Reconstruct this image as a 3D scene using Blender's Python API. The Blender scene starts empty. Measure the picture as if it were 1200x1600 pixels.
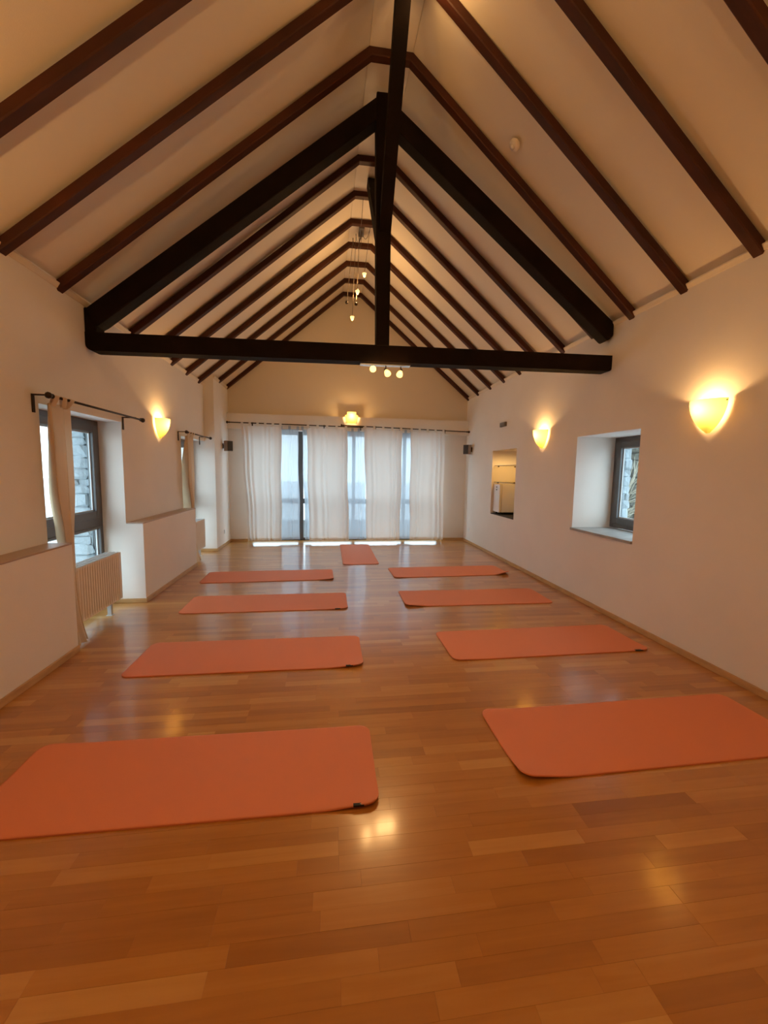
import bpy, bmesh, math, random
from mathutils import Vector, Matrix
random.seed(7)
S = bpy.context.scene
COL = S.collection
PI = math.pi

# ---------------------------------------------------------------- camera, sky, exposure
cam_data = bpy.data.cameras.new('camera'); cam = bpy.data.objects.new('camera', cam_data); COL.objects.link(cam)
cam_data.sensor_fit = 'AUTO'; cam_data.sensor_width = 36.0
cam_data.lens = 631.69 / 1600 * 36.0
cam_data.clip_start = 0.05; cam_data.clip_end = 300
CR = Vector((0.99104344, -0.13251533, 0.01651002)); CU = Vector((-0.00288451, 0.10236219, 0.99474301)); CF = Vector((0.1335087, 0.98588116, -0.10106313))
cam.matrix_world = Matrix(((CR.x, CU.x, -CF.x, 0), (CR.y, CU.y, -CF.y, 0), (CR.z, CU.z, -CF.z, 1.5662), (0, 0, 0, 1)))
S.camera = cam

world = bpy.data.worlds.new('overcast_sky'); S.world = world; world.use_nodes = True
bg = world.node_tree.nodes['Background']
bg.inputs[0].default_value = (0.69, 0.86, 1.0, 1); bg.inputs[1].default_value = 4.8

S.view_settings.view_transform = 'Standard'; S.view_settings.look = 'None'
S.view_settings.gamma = 1.0; S.view_settings.use_curve_mapping = False
S.view_settings.exposure = 0.37
S.cycles.sample_clamp_indirect = 5.0; S.cycles.blur_glossy = 1.0     # fewer fireflies
S.cycles.caustics_reflective = False; S.cycles.caustics_refractive = False
WARM = (1.0, 0.58, 0.22)

# ---------------------------------------------------------------- room dimensions (metres)
XR, XL, XLL = 3.0775, -2.29, -2.11
YB, YF = 8.86, -2.6
ZL = 0.92
def ridge_x(y): return 0.53 - 0.0145 * (y - 3.96)
HC = 0.172
ZRG = 5.205
ZER, ZEL = 3.16, 3.04
OFF = 0.085

# ---------------------------------------------------------------- helpers
class MB:
    """collects vertices and faces of ONE mesh"""
    def __init__(s): s.v = []; s.f = []; s.mi = []; s.smooth = []
    def add(s, vs, fs, mi=0, smooth=False):
        o = len(s.v); s.v += [tuple(p) for p in vs]
        s.f += [tuple(i + o for i in f) for f in fs]; s.mi += [mi] * len(fs); s.smooth += [smooth] * len(fs)
        return s
    def box(s, a, b, mi=0):
        (x0, y0, z0), (x1, y1, z1) = a, b
        return s.add([(x0,y0,z0),(x1,y0,z0),(x1,y1,z0),(x0,y1,z0),(x0,y0,z1),(x1,y0,z1),(x1,y1,z1),(x0,y1,z1)],
                     [(0,3,2,1),(4,5,6,7),(0,1,5,4),(1,2,6,5),(2,3,7,6),(3,0,4,7)], mi)
    def bbox(s, a, b, r=0.01, mi=0):
        """box with bevelled edges"""
        bm = bmesh.new(); bmesh.ops.create_cube(bm, size=1)
        for v in bm.verts:
            v.co = Vector([a[i] + (b[i]-a[i]) * (v.co[i] + .5) for i in range(3)])
        bmesh.ops.bevel(bm, geom=bm.edges[:], offset=r, segments=2, affect='EDGES', profile=.5)
        bm.verts.index_update()
        s.add([v.co[:] for v in bm.verts], [[v.index for v in f.verts] for f in bm.faces], mi, False); bm.free(); return s
    def hexa(s, p, mi=0):
        """eight corners: bottom four, top four"""
        return s.add(p, [(0,3,2,1),(4,5,6,7),(0,1,5,4),(1,2,6,5),(2,3,7,6),(3,0,4,7)], mi)
    def prism(s, poly, h0, h1, axis='y', mi=0):
        n = len(poly)
        def P(a, b, h):
            return {'y': (a, h, b), 'x': (h, a, b), 'z': (a, b, h)}[axis]
        vs = [P(a, b, h0) for a, b in poly] + [P(a, b, h1) for a, b in poly]
        fs = [tuple(range(n))[::-1], tuple(range(n, 2*n))] + [(i, (i+1) % n, n + (i+1) % n, n + i) for i in range(n)]
        return s.add(vs, fs, mi)
    def tube(s, pts, r, n=8, cap=True, mi=0):
        pts = [Vector(p) for p in pts]; rs = r if isinstance(r, (list, tuple)) else [r] * len(pts)
        vs = []; prev = None
        for i, p in enumerate(pts):
            d = (pts[min(i+1, len(pts)-1)] - pts[max(i-1, 0)]).normalized()
            if prev is None:
                a = d.cross(Vector((0, 0, 1)))
                if a.length < 1e-3: a = d.cross(Vector((1, 0, 0)))
            else: a = prev - d * prev.dot(d)
            a.normalize(); prev = a; b = d.cross(a)
            for k in range(n):
                t = 2*PI*k/n; vs.append(p + (a*math.cos(t) + b*math.sin(t)) * rs[i])
        fs = []
        for i in range(len(pts)-1):
            for k in range(n): fs.append((i*n+k, i*n+(k+1) % n, (i+1)*n+(k+1) % n, (i+1)*n+k))
        o = len(pts)-1
        if cap: fs += [tuple(range(n))[::-1], tuple(range(o*n, o*n+n))]
        return s.add(vs, fs, mi, True)
    def lathe(s, prof, c=(0,0,0), n=20, d=(0,0,1), mi=0, a0=0, a1=2*PI):
        """profile of (radius, height) turned about d through c"""
        d = Vector(d).normalized(); a = d.cross(Vector((1,0,0)))
        if a.length < 1e-3: a = d.cross(Vector((0,1,0)))
        a.normalize(); b = d.cross(a); c = Vector(c); vs = []
        full = abs(a1 - a0 - 2*PI) < 1e-6; m = n if full else n + 1
        for r, h in prof:
            for k in range(m):
                t = a0 + (a1-a0)*k/n; vs.append(c + d*h + (a*math.cos(t)+b*math.sin(t))*max(r, 1e-4))
        fs = []
        for i in range(len(prof)-1):
            for k in range(n):
                k2 = (k+1) % m
                fs.append((i*m+k, i*m+k2, (i+1)*m+k2, (i+1)*m+k))
        return s.add(vs, fs, mi, True)
    def grid(s, fn, nu, nv, mi=0):
        vs = [fn(i/nu, j/nv) for j in range(nv+1) for i in range(nu+1)]; w = nu+1
        return s.add(vs, [(j*w+i, j*w+i+1, (j+1)*w+i+1, (j+1)*w+i) for j in range(nv) for i in range(nu)], mi, True)
    def mesh(s, name, mats, off=(0,0,0)):
        me = bpy.data.meshes.new(name)
        me.from_pydata([(x-off[0], y-off[1], z-off[2]) for x, y, z in s.v], [], s.f)
        for m in (mats if isinstance(mats, (list, tuple)) else [mats]): me.materials.append(m)
        me.polygons.foreach_set('material_index', s.mi); me.polygons.foreach_set('use_smooth', s.smooth)
        me.update(); return me

def world_loc(o):
    l = Vector((0,0,0))
    while o is not None: l += o.location; o = o.parent
    return l
def obj(name, mb, mats, parent=None):
    """links ONE mesh object; vertices are given in room coordinates"""
    off = world_loc(parent) if parent is not None else (0,0,0)
    o = bpy.data.objects.new(name, mb.mesh(name, mats, off)); COL.objects.link(o)
    if parent is not None: o.parent = parent
    return o
def tag(o, label=None, cat=None, group=None, kind=None):
    if label: o['label'] = label
    if cat: o['category'] = cat
    if group: o['group'] = group
    if kind: o['kind'] = kind
    return o
def thing(name, loc, label=None, cat=None, group=None, kind=None):
    o = bpy.data.objects.new(name, None); COL.objects.link(o); o.location = loc; o.empty_display_size = .1
    return tag(o, label, cat, group, kind)
def struct(name, mb, m): return tag(obj(name, mb, m), kind='structure')
def lamp(name, parent, loc, energy, color=WARM, kind='POINT', radius=.02, aim=None, cone=None, blend=.5):
    d = bpy.data.lights.new(name, kind); d.energy = energy; d.color = color
    d.shadow_soft_size = radius
    o = bpy.data.objects.new(name, d); COL.objects.link(o); o.parent = parent
    o.location = Vector(loc) - world_loc(parent)
    if aim is not None: o.rotation_euler = Vector(aim).to_track_quat('-Z', 'Y').to_euler()
    if cone: d.spot_size = cone; d.spot_blend = blend
    return o

# ---------------------------------------------------------------- materials
def mat(name, color, rough=.6, metal=0., noise=None, bump=None, spec=.5, coat=0., emit=None, tr=0.):
    m = bpy.data.materials.new(name); m.use_nodes = True; nt = m.node_tree; N = nt.nodes; L = nt.links
    b = N['Principled BSDF']; b.inputs['Base Color'].default_value = (*color, 1); b.inputs['Roughness'].default_value = rough
    b.inputs['Metallic'].default_value = metal; b.inputs['Specular IOR Level'].default_value = spec; b.inputs['Coat Weight'].default_value = coat
    if emit: b.inputs['Emission Color'].default_value = (*emit[0], 1); b.inputs['Emission Strength'].default_value = emit[1]
    if noise or bump:
        tc = N.new('ShaderNodeTexCoord')
    if noise:      # (scale xyz, amount)
        mp = N.new('ShaderNodeMapping'); mp.inputs['Scale'].default_value = noise[0]; L.new(tc.outputs['Object'], mp.inputs[0])
        nz = N.new('ShaderNodeTexNoise'); nz.inputs['Scale'].default_value = 1; nz.inputs['Detail'].default_value = 5; L.new(mp.outputs[0], nz.inputs['Vector'])
        cr = N.new('ShaderNodeMapRange'); cr.inputs['From Min'].default_value = .3; cr.inputs['From Max'].default_value = .7
        cr.inputs['To Min'].default_value = 1 - noise[1]; cr.inputs['To Max'].default_value = 1 + noise[1]; L.new(nz.outputs[0], cr.inputs[0])
        mx = N.new('ShaderNodeVectorMath'); mx.operation = 'SCALE'; mx.inputs[0].default_value = color; L.new(cr.outputs[0], mx.inputs['Scale'])
        L.new(mx.outputs[0], b.inputs['Base Color'])
    if bump:       # (scale, strength)
        nb = N.new('ShaderNodeTexNoise'); nb.inputs['Scale'].default_value = bump[0]; nb.inputs['Detail'].default_value = 4; L.new(tc.outputs['Object'], nb.inputs['Vector'])
        bp = N.new('ShaderNodeBump'); bp.inputs['Strength'].default_value = bump[1]; bp.inputs['Distance'].default_value = .01; L.new(nb.outputs[0], bp.inputs['Height']); L.new(bp.outputs[0], b.inputs['Normal'])
    return m
def cloth_mat(name, color, trans, clear):
    """woven cloth: diffuse on the lit side, glows through, clear = open weave"""
    m = bpy.data.materials.new(name); m.use_nodes = True; nt = m.node_tree; N = nt.nodes; L = nt.links
    N.remove(N['Principled BSDF']); out = N['Material Output']
    d = N.new('ShaderNodeBsdfDiffuse'); t = N.new('ShaderNodeBsdfTranslucent'); x = N.new('ShaderNodeBsdfTransparent')
    d.inputs[0].default_value = (*color, 1); t.inputs[0].default_value = (*color, 1)
    m1 = N.new('ShaderNodeMixShader'); m1.inputs[0].default_value = trans; L.new(d.outputs[0], m1.inputs[1]); L.new(t.outputs[0], m1.inputs[2])
    m2 = N.new('ShaderNodeMixShader'); m2.inputs[0].default_value = clear; L.new(m1.outputs[0], m2.inputs[1]); L.new(x.outputs[0], m2.inputs[2])
    L.new(m2.outputs[0], out.inputs[0]); return m
def glass_mat(name, tint=(.93, .97, .97), refl=.09):
    m = bpy.data.materials.new(name); m.use_nodes = True; nt = m.node_tree; N = nt.nodes; L = nt.links
    N.remove(N['Principled BSDF']); out = N['Material Output']
    x = N.new('ShaderNodeBsdfTransparent'); x.inputs[0].default_value = (*tint, 1)
    g = N.new('ShaderNodeBsdfGlossy'); g.inputs['Roughness'].default_value = .02
    mx = N.new('ShaderNodeMixShader'); mx.inputs[0].default_value = refl; L.new(x.outputs[0], mx.inputs[1]); L.new(g.outputs[0], mx.inputs[2]); L.new(mx.outputs[0], out.inputs[0]); return m
def opal_mat(name, color, trans, glow):
    """opal glass lamp shade: translucent, softly glowing from the bulb within"""
    m = bpy.data.materials.new(name); m.use_nodes = True; nt = m.node_tree; N = nt.nodes; L = nt.links
    N.remove(N['Principled BSDF']); out = N['Material Output']
    d = N.new('ShaderNodeBsdfDiffuse'); t = N.new('ShaderNodeBsdfTranslucent'); e = N.new('ShaderNodeEmission')
    d.inputs[0].default_value = (*color, 1); t.inputs[0].default_value = (*color, 1)
    e.inputs[0].default_value = (1., .72, .28, 1); e.inputs[1].default_value = glow
    m1 = N.new('ShaderNodeMixShader'); m1.inputs[0].default_value = trans; L.new(d.outputs[0], m1.inputs[1]); L.new(t.outputs[0], m1.inputs[2])
    a = N.new('ShaderNodeAddShader'); L.new(m1.outputs[0], a.inputs[0]); L.new(e.outputs[0], a.inputs[1]); L.new(a.outputs[0], out.inputs[0]); return m
def floor_mat():
    m = bpy.data.materials.new('beech_parquet'); m.use_nodes = True; nt = m.node_tree; N = nt.nodes; L = nt.links
    b = N['Principled BSDF']
    at = N.new('ShaderNodeAttribute'); at.attribute_name = 'tone'
    geo = N.new('ShaderNodeNewGeometry')
    off = N.new('ShaderNodeVectorMath'); off.operation = 'SCALE'; off.inputs[0].default_value = (13, 7, 31); L.new(at.outputs['Fac'], off.inputs['Scale'])
    ad = N.new('ShaderNodeVectorMath'); L.new(geo.outputs['Position'], ad.inputs[0]); L.new(off.outputs[0], ad.inputs[1])
    mp = N.new('ShaderNodeMapping'); mp.inputs['Scale'].default_value = (1.6, 30, 8); L.new(ad.outputs[0], mp.inputs[0])
    nz = N.new('ShaderNodeTexNoise'); nz.inputs['Scale'].default_value = 1; nz.inputs['Detail'].default_value = 6; nz.inputs['Distortion'].default_value = .6; L.new(mp.outputs[0], nz.inputs['Vector'])
    mp2 = N.new('ShaderNodeMapping'); mp2.inputs['Scale'].default_value = (5, 9, 8); L.new(ad.outputs[0], mp2.inputs[0])
    n2 = N.new('ShaderNodeTexNoise'); n2.inputs['Scale'].default_value = 1; n2.inputs['Detail'].default_value = 3; L.new(mp2.outputs[0], n2.inputs['Vector'])
    s1 = N.new('ShaderNodeMath'); s1.operation = 'MULTIPLY_ADD'; s1.inputs[1].default_value = .30; L.new(nz.outputs[0], s1.inputs[0])
    s2 = N.new('ShaderNodeMath'); s2.operation = 'MULTIPLY_ADD'; s2.inputs[1].default_value = .13; L.new(n2.outputs[0], s2.inputs[0])
    s0 = N.new('ShaderNodeMath'); s0.operation = 'MULTIPLY'; s0.inputs[1].default_value = .52; L.new(at.outputs['Fac'], s0.inputs[0])
    L.new(s0.outputs[0], s1.inputs[2]); L.new(s1.outputs[0], s2.inputs[2])
    cr = N.new('ShaderNodeValToRGB'); e = cr.color_ramp.elements
    e[0].position = .22; e[0].color = (.33, .125, .024, 1); e[1].position = .86; e[1].color = (.66, .36, .115, 1)
    k = e.new(.52); k.color = (.50, .215, .045, 1)
    L.new(s2.outputs[0], cr.inputs[0]); L.new(cr.outputs[0], b.inputs['Base Color'])
    rr = N.new('ShaderNodeMapRange'); rr.inputs['To Min'].default_value = .282; rr.inputs['To Max'].default_value = .34; L.new(n2.outputs[0], rr.inputs[0]); L.new(rr.outputs[0], b.inputs['Roughness'])
    b.inputs['Specular IOR Level'].default_value = .5; b.inputs['Coat Weight'].default_value = .7; b.inputs['Coat Roughness'].default_value = .13
    return m
def brick_mat():
    m = bpy.data.materials.new('old_brick'); m.use_nodes = True; nt = m.node_tree; N = nt.nodes; L = nt.links
    b = N['Principled BSDF']; tc = N.new('ShaderNodeTexCoord'); br = N.new('ShaderNodeTexBrick')
    mp = N.new('ShaderNodeMapping'); mp.inputs['Rotation'].default_value = (PI/2, 0, 0); L.new(tc.outputs['Object'], mp.inputs[0])
    br.inputs['Scale'].default_value = 4; br.inputs['Color1'].default_value = (.42,.24,.19,1); br.inputs['Color2'].default_value = (.5,.36,.3,1); br.inputs['Mortar'].default_value = (.55,.52,.48,1)
    L.new(mp.outputs[0], br.inputs['Vector']); L.new(br.outputs[0], b.inputs['Base Color']); b.inputs['Roughness'].default_value = .9; return m

M = dict(
    plaster=mat('white_plaster', (.86, .80, .73), .85, bump=(90, .10), noise=((1.5,1.5,1.5), .03)),
    ceil=mat('cream_ceiling_board', (.80, .70, .56), .85, bump=(160, .08)),
    groove=mat('ceiling_joint', (.10, .05, .025), .8),
    rafter=mat('brown_stained_wood', (.050, .0115, .0033), .6, spec=.3, noise=((3, 14, 3), .35)),
    beam=mat('nearly_black_timber', (.0075, .0030, .0017), .75, spec=.14, noise=((6, 6, 6), .35), bump=(25, .25)),
    subfloor=mat('dark_floor_joint', (.16, .07, .025), .6),
    floor=floor_mat(),
    ledge=mat('tan_painted_board', (.46, .33, .24), .4),
    skirting=mat('beech_skirting', (.55, .32, .13), .45, noise=((8, 8, 30), .12)),
    mat_orange=mat('orange_foam', (.80, .265, .135), .62, bump=(420, .25)),
    black=mat('black_fabric', (.012, .011, .012), .6),
    white_print=mat('white_print', (.55, .55, .55), .6),
    iron=mat('dark_bronze_metal', (.05, .034, .026), .45, .8),
    frame=mat('grey_window_frame', (.105, .098, .095), .4),
    bead=mat('pale_glazing_bead', (.62, .66, .68), .35),
    glass=glass_mat('window_glass'),
    shelf_glass=glass_mat('greenish_shelf_glass', (.90, .87, .76), .08),
    slate=mat('grey_stone_sill', (.36, .35, .33), .5, noise=((9, 9, 9), .15), bump=(30, .2)),
    radiator=mat('cream_radiator_enamel', (.80, .70, .58), .4),
    linen=cloth_mat('cream_linen', (.84, .78, .72), .32, .0),
    sidecloth=cloth_mat('side_curtain_linen', (.72, .535, .35), .18, .0),
    sheer=cloth_mat('white_voile', (.50, .55, .61), .5, .12),
    opal=opal_mat('opal_glass', (.66, .49, .17), .45, .0),
    lampglass=opal_mat('glowing_lamp_glass', (.72, .54, .22), .5, 1.1),
    steel=mat('brushed_steel', (.62, .60, .56), .3, 1.0),
    grey_box=mat('grey_plastic', (.20, .18, .165), .6),
    speaker_side=mat('taupe_speaker_case', (.36, .31, .28), .5),
    grille=mat('speaker_grille', (.06, .052, .046), .8, bump=(500, .4)),
    white_plastic=mat('white_plastic', (.80, .78, .74), .4),
    dark_hole=mat('socket_hole', (.06, .06, .06), .7),
    fridge=mat('white_appliance_enamel', (.82, .79, .76), .35),
    dark_floor=mat('black_niche_sheet', (.015, .014, .013), .6),
    bulb=mat('lit_bulb', (1, .9, .7), .4, emit=((1., .72, .36), 40)),
    whitestone=mat('whitewashed_stone', (.34, .385, .41), .85, noise=((14, 14, 14), .10), bump=(28, .9)),
    moss=mat('mossy_stone', (.055, .052, .038), .95, noise=((7, 7, 7), .45), bump=(20, .9)),
    twig=mat('pale_bark', (.30, .27, .20), .9),
    brick=brick_mat(),
    rooftile=mat('grey_roof_tiles', (.16, .12, .11), .8),
    paving=mat('pale_paving', (.50, .52, .53), .9, noise=((2, 2, 2), .1)),
    render=mat('grey_render', (.42, .42, .42), .9),
    cable=mat('lamp_cable', (.11, .075, .045), .5),
)

# ---------------------------------------------------------------- floor
fl = struct('floor', MB().box((-2.7, YF, -.12), (XR, 9.16, -.0125)), M['subfloor'])
SW = 0.0672
def plank_geo(mb, x0, x1, y0, y1, z, wide):
    far = wide is None; g = .00005 if far else .0001; c = .0005 if wide else .00025
    x0 += g; x1 -= g; y0 += g; y1 -= g
    if far:                                         # too far away for the eased edges to show
        mb.add([(x0,y0,-.012),(x1,y0,-.012),(x1,y1,-.012),(x0,y1,-.012),(x0,y0,z),(x1,y0,z),(x1,y1,z),(x0,y1,z)],
               [(0,1,5,4),(1,2,6,5),(2,3,7,6),(3,0,4,7),(4,5,6,7)]); return
    vs = [(x0,y0,-.012),(x1,y0,-.012),(x1,y1,-.012),(x0,y1,-.012),(x0,y0,z-c),(x1,y0,z-c),(x1,y1,z-c),(x0,y1,z-c),
          (x0+c,y0+c,z),(x1-c,y0+c,z),(x1-c,y1-c,z),(x0+c,y1-c,z)]
    mb.add(vs, [(0,1,5,4),(1,2,6,5),(2,3,7,6),(3,0,4,7),(4,5,9,8),(5,6,10,9),(6,7,11,10),(7,4,8,11),(8,9,10,11)])
planks = []
row = 0; y = YF + .01
while y < 9.14:
    y1 = min(y + SW, 9.15)
    if row % 3 == 0: boff = random.uniform(0, 2.2); btone = random.uniform(-.1, .1)
    x = -2.53 - random.uniform(0, .45)
    while x < XR - .01:
        ln = random.choice((.36, .44, .5, .52, .58, .64)) * random.uniform(.93, 1.07)
        # every board of three strips ends on one straight line
        nb = math.floor((x + 10.01 - boff) / 2.2 + 1) * 2.2 + boff - 10
        x1 = min(x + ln, XR)
        if .01 < nb - x < ln + .14: x1 = min(nb, XR)
        a = max(x, -2.53)
        if x1 - a > .02:
            t = random.gauss(.5, .16) + btone
            if random.random() < .12: t += .30
            planks.append((a, x1, y, y1, max(0, min(1, t)), row % 3 == 2))
        x = x1
    y = y1; row += 1
def seen_size(p):
    cx, cy = (p[0]+p[1])/2, (p[2]+p[3])/2
    d = Vector((cx, cy, -1.5662)); w = d.dot(CF)
    if w < .3: return 0
    px, py = 600 + 631.7*d.dot(CR)/w, 800 - 631.7*d.dot(CU)/w
    if px < -60 or px > 1260 or py > 1640: return 0
    return (p[1]-p[0])*SW/w**3
planks.sort(key=seen_size, reverse=True)
rest = MB(); rtone = []
for i, p in enumerate(planks):
    z = random.uniform(-.00025, .00025)
    if i < 300:
        mb = MB(); plank_geo(mb, p[0], p[1], p[2], p[3], z, p[5]); o = obj('plank', mb, M['floor'], fl); n = 9
        o.data.attributes.new('tone', 'FLOAT', 'FACE').data.foreach_set('value', [p[4]]*9)
    else:
        plank_geo(rest, p[0], p[1], p[2], p[3], 0, None); rtone += [p[4]]*5
o = tag(obj('far_planks', rest, M['floor'], fl), kind='stuff')
o.data.attributes.new('tone', 'FLOAT', 'FACE').data.foreach_set('value', rtone)

# ---------------------------------------------------------------- walls
W1 = (3.61, 4.90); W2 = (6.72, 7.92); ZT = 2.055
XO = -2.84
mb = MB()
for y0, y1 in ((YF, W1[0]), (W1[1], W2[0]), (W2[1], 9.3)): mb.box((XO, y0, -.12), (XL, y1, 3.13))
for y0, y1 in (W1, W2):
    mb.box((XO, y0, ZT), (XL, y1, 3.13)); mb.box((XO, y0, -.12), (-2.6, y1, .03))
for y0, y1 in ((YF, W1[0]), (W1[1], W2[0])): mb.box((XL, y0, 0), (XLL, y1, ZL))
mb.box((XL, W2[1], 0), (XLL, 9.3, 3.255))
wall_left = struct('wall_left', mb, M['plaster'])
for y0, y1 in ((YF, W1[0]), (W1[1], W2[0])):
    obj('ledge_board', MB().bbox((XL, y0+.001, ZL), (XLL+.006, y1-.001, ZL+.014), .004), M['ledge'], wall_left)
WR = (3.72, 4.77, .885, 2.03); NI = (6.43, 7.43, .78, 1.98)
XRO = 3.76
mb = MB()
for y0, y1 in ((YF, WR[0]), (WR[1], NI[0]), (NI[1], 9.3)): mb.box((XR, y0, -.12), (XRO, y1, 3.24))
for y0, y1, z0, z1 in (WR, NI):
    mb.box((XR, y0, -.12), (XRO, y1, z0)); mb.box((XR, y0, z1), (XRO, y1, 3.24))
mb.box((3.62, NI[0], NI[2]), (XRO, NI[1], NI[3]))
wall_right = struct('wall_right', mb, M['plaster'])
struct('wall_front', MB().box((-2.9, YF-.2, -.12), (3.8, YF, 5.6)), M['plaster'])
# back wall: gable, lintel beam across, side cheeks of the glazed bay
GX0, GX1 = -1.745, 2.555
mb = MB(); gb = MB()
YG = YB + .13
rx = ridge_x(YG)
gb.prism([(XLL-.1, 2.71), (XR+.1, 2.71), (XR+.1, 3.2), (rx+.2, 5.32), (rx-.2, 5.32), (XLL-.1, 3.2)], YG, 9.3)
mb.box((XLL, YB, 2.385), (XR, 9.3, 2.705))
mb.box((XLL, YB+.10, -.12), (GX0, 9.3, 2.385)); mb.box((GX1, YB+.10, -.12), (XR, 9.3, 2.385))
wall_back = struct('wall_back', mb, M['plaster'])
tag(obj('gable', gb, M['ceil'], wall_back), 'cream painted gable')

# ---------------------------------------------------------------- ceiling: two slopes, ridge strip, rafters
def slopes(y):
    """inner corners of the boarding: left eave, left ridge, right ridge, right eave"""
    rx = ridge_x(y); zr = ZRG + .066
    ml = (ZRG-ZEL)/(rx-HC-XL); mr = (ZRG-ZER)/(XR-rx-HC)
    lx = XL + (zr - ZEL - OFF)/ml; r2 = XR - (zr - ZER - OFF)/mr
    return ml, mr, lx, r2, zr
mb = MB()
ceiling = None
def panel(pa, pb, pc, pd, th=.12):
    up = Vector((0, 0, th)); P = [Vector(p) for p in (pa, pb, pc, pd)]
    return MB().hexa([*P, *[p + up for p in P]])
ya_, yb_ = YF - .2, 9.35
A_, B_ = slopes(ya_), slopes(yb_)
g = .0025
def lz(s, x): return ZEL + OFF + (x - XL) * s[0]
def rz(s, x): return ZER + OFF + (XR - x) * s[1]
ceiling = struct('ceiling', panel((A_[2], ya_, A_[4]), (A_[3], ya_, A_[4]), (B_[3], yb_, B_[4]), (B_[2], yb_, B_[4])), M['ceil'])
XO2 = -2.95
obj('ceiling_slope', panel((XO2, ya_, lz(A_, XO2)), (A_[2]-g, ya_, lz(A_, A_[2]-g)), (B_[2]-g, yb_, lz(B_, B_[2]-g)), (XO2, yb_, lz(B_, XO2))), M['ceil'], ceiling)
XO3 = 3.9
obj('ceiling_slope', panel((A_[3]+g, ya_, rz(A_, A_[3]+g)), (XO3, ya_, rz(A_, XO3)), (XO3, yb_, rz(B_, XO3)), (B_[3]+g, yb_, rz(B_, B_[3]+g))), M['ceil'], ceiling)
obj('ridge_backing', MB().box((.2, ya_, ZRG+.16), (.9, yb_, ZRG+.26)), M['groove'], ceiling)
RY = [-2.15, -1.53, -.92, -.30, .27, .88, 1.49, 2.10, 2.72, 3.345, 3.965, 4.58, 5.205, 5.825, 6.435, 7.05, 7.66, 8.32, 8.925]
for y in RY:
    w = .040; rx = ridge_x(y); xl = XLL if y > W2[1] else XL
    s = slopes(y)
    zl0 = ZEL + (xl - XL)*s[0]
    e = .0
    # left limb, collar, right limb, each its own timber
    def limb(a0, m0, a1, m1, name):
        t = .064; c = .007; vs = []
        for a, m in ((a0, m0), (a1, m1)):
            for (yy, k) in ((-w+c, 0), (w-c, 0), (w, c), (w, t), (-w, t), (-w, c)): vs.append((a[0] + m[0]*k, y+yy, a[1] + m[1]*k))
        f = [tuple(range(6)), tuple(range(6, 12))[::-1]] + [(i+6, (i+1) % 6 + 6, (i+1) % 6, i) for i in range(6)]
        obj(name, MB().add(vs, f), M['rafter'], ceiling)
    def unit(a, b): l = math.hypot(a, b); return (a/l, b/l)
    nl, nr, nc = unit(-s[0], 1), unit(s[1], 1), (0, 1)
    def mitre(n): k = 1 + n[1]; return (n[0]/k, (n[1]+1)/k)
    up_l, up_r = (0, 1/nl[1]), (0, 1/nr[1])          # plumb cuts at the walls, mitred joints at the ridge collar
    limb((xl+.002, zl0), up_l, (rx-HC, ZRG), mitre(nl), 'rafter')
    limb((rx-HC, ZRG), mitre(nl), (rx+HC, ZRG), mitre(nr), 'collar')
    limb((XR-.002, ZER), up_r, (rx+HC, ZRG), mitre(nr), 'rafter')
# cornice mouldings under the eaves
def cornice(name, x, s, ze, y0, y1):
    mb = MB(); prof = [(0, -.030), (.008, -.030), (.014, -.018), (.022, -.006), (.028, .004), (.028, .012), (0, .020)]
    poly = [(x + s*a, ze + b) for a, b in prof]
    mb.prism(poly, y0, y1); return struct(name, mb, M['ceil'])
cornice('trim_1', XL, 1, ZEL+OFF-.035, YF, W2[1]); cornice('trim_2', XR, -1, ZER+OFF-.035, YF, YB+.13)
cornice('trim_3', XLL, 1, 3.19+OFF-.05, W2[1], YB+.13)

# baseboards
def base(name, a, b):
    return struct(name, MB().bbox(a, b, .004), M['skirting'])
base('baseboard_right', (XR-.016, YF, 0), (XR, YB+.10, .055))
base('baseboard_left', (XLL, YF, 0), (XLL+.016, W1[0]-.002, .055))
base('baseboard_left_middle', (XLL, W1[1]+.002, 0), (XLL+.016, W2[0]-.002, .055))
base('baseboard_left_end', (XLL, W2[1]-.016, 0), (XLL+.016, YB+.10, .055))
base('baseboard_reveal', (-2.52, W1[1]-.016, 0), (XLL+.016, W1[1], .05))
base('baseboard_reveal_far', (-2.52, W2[1]-.016, 0), (XLL, W2[1], .05))
base('baseboard_back_left', (XLL+.016, YB+.084, 0), (GX0, YB+.10, .055))
base('baseboard_back_right', (GX1, YB+.084, 0), (XR-.016, YB+.10, .055))

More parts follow.
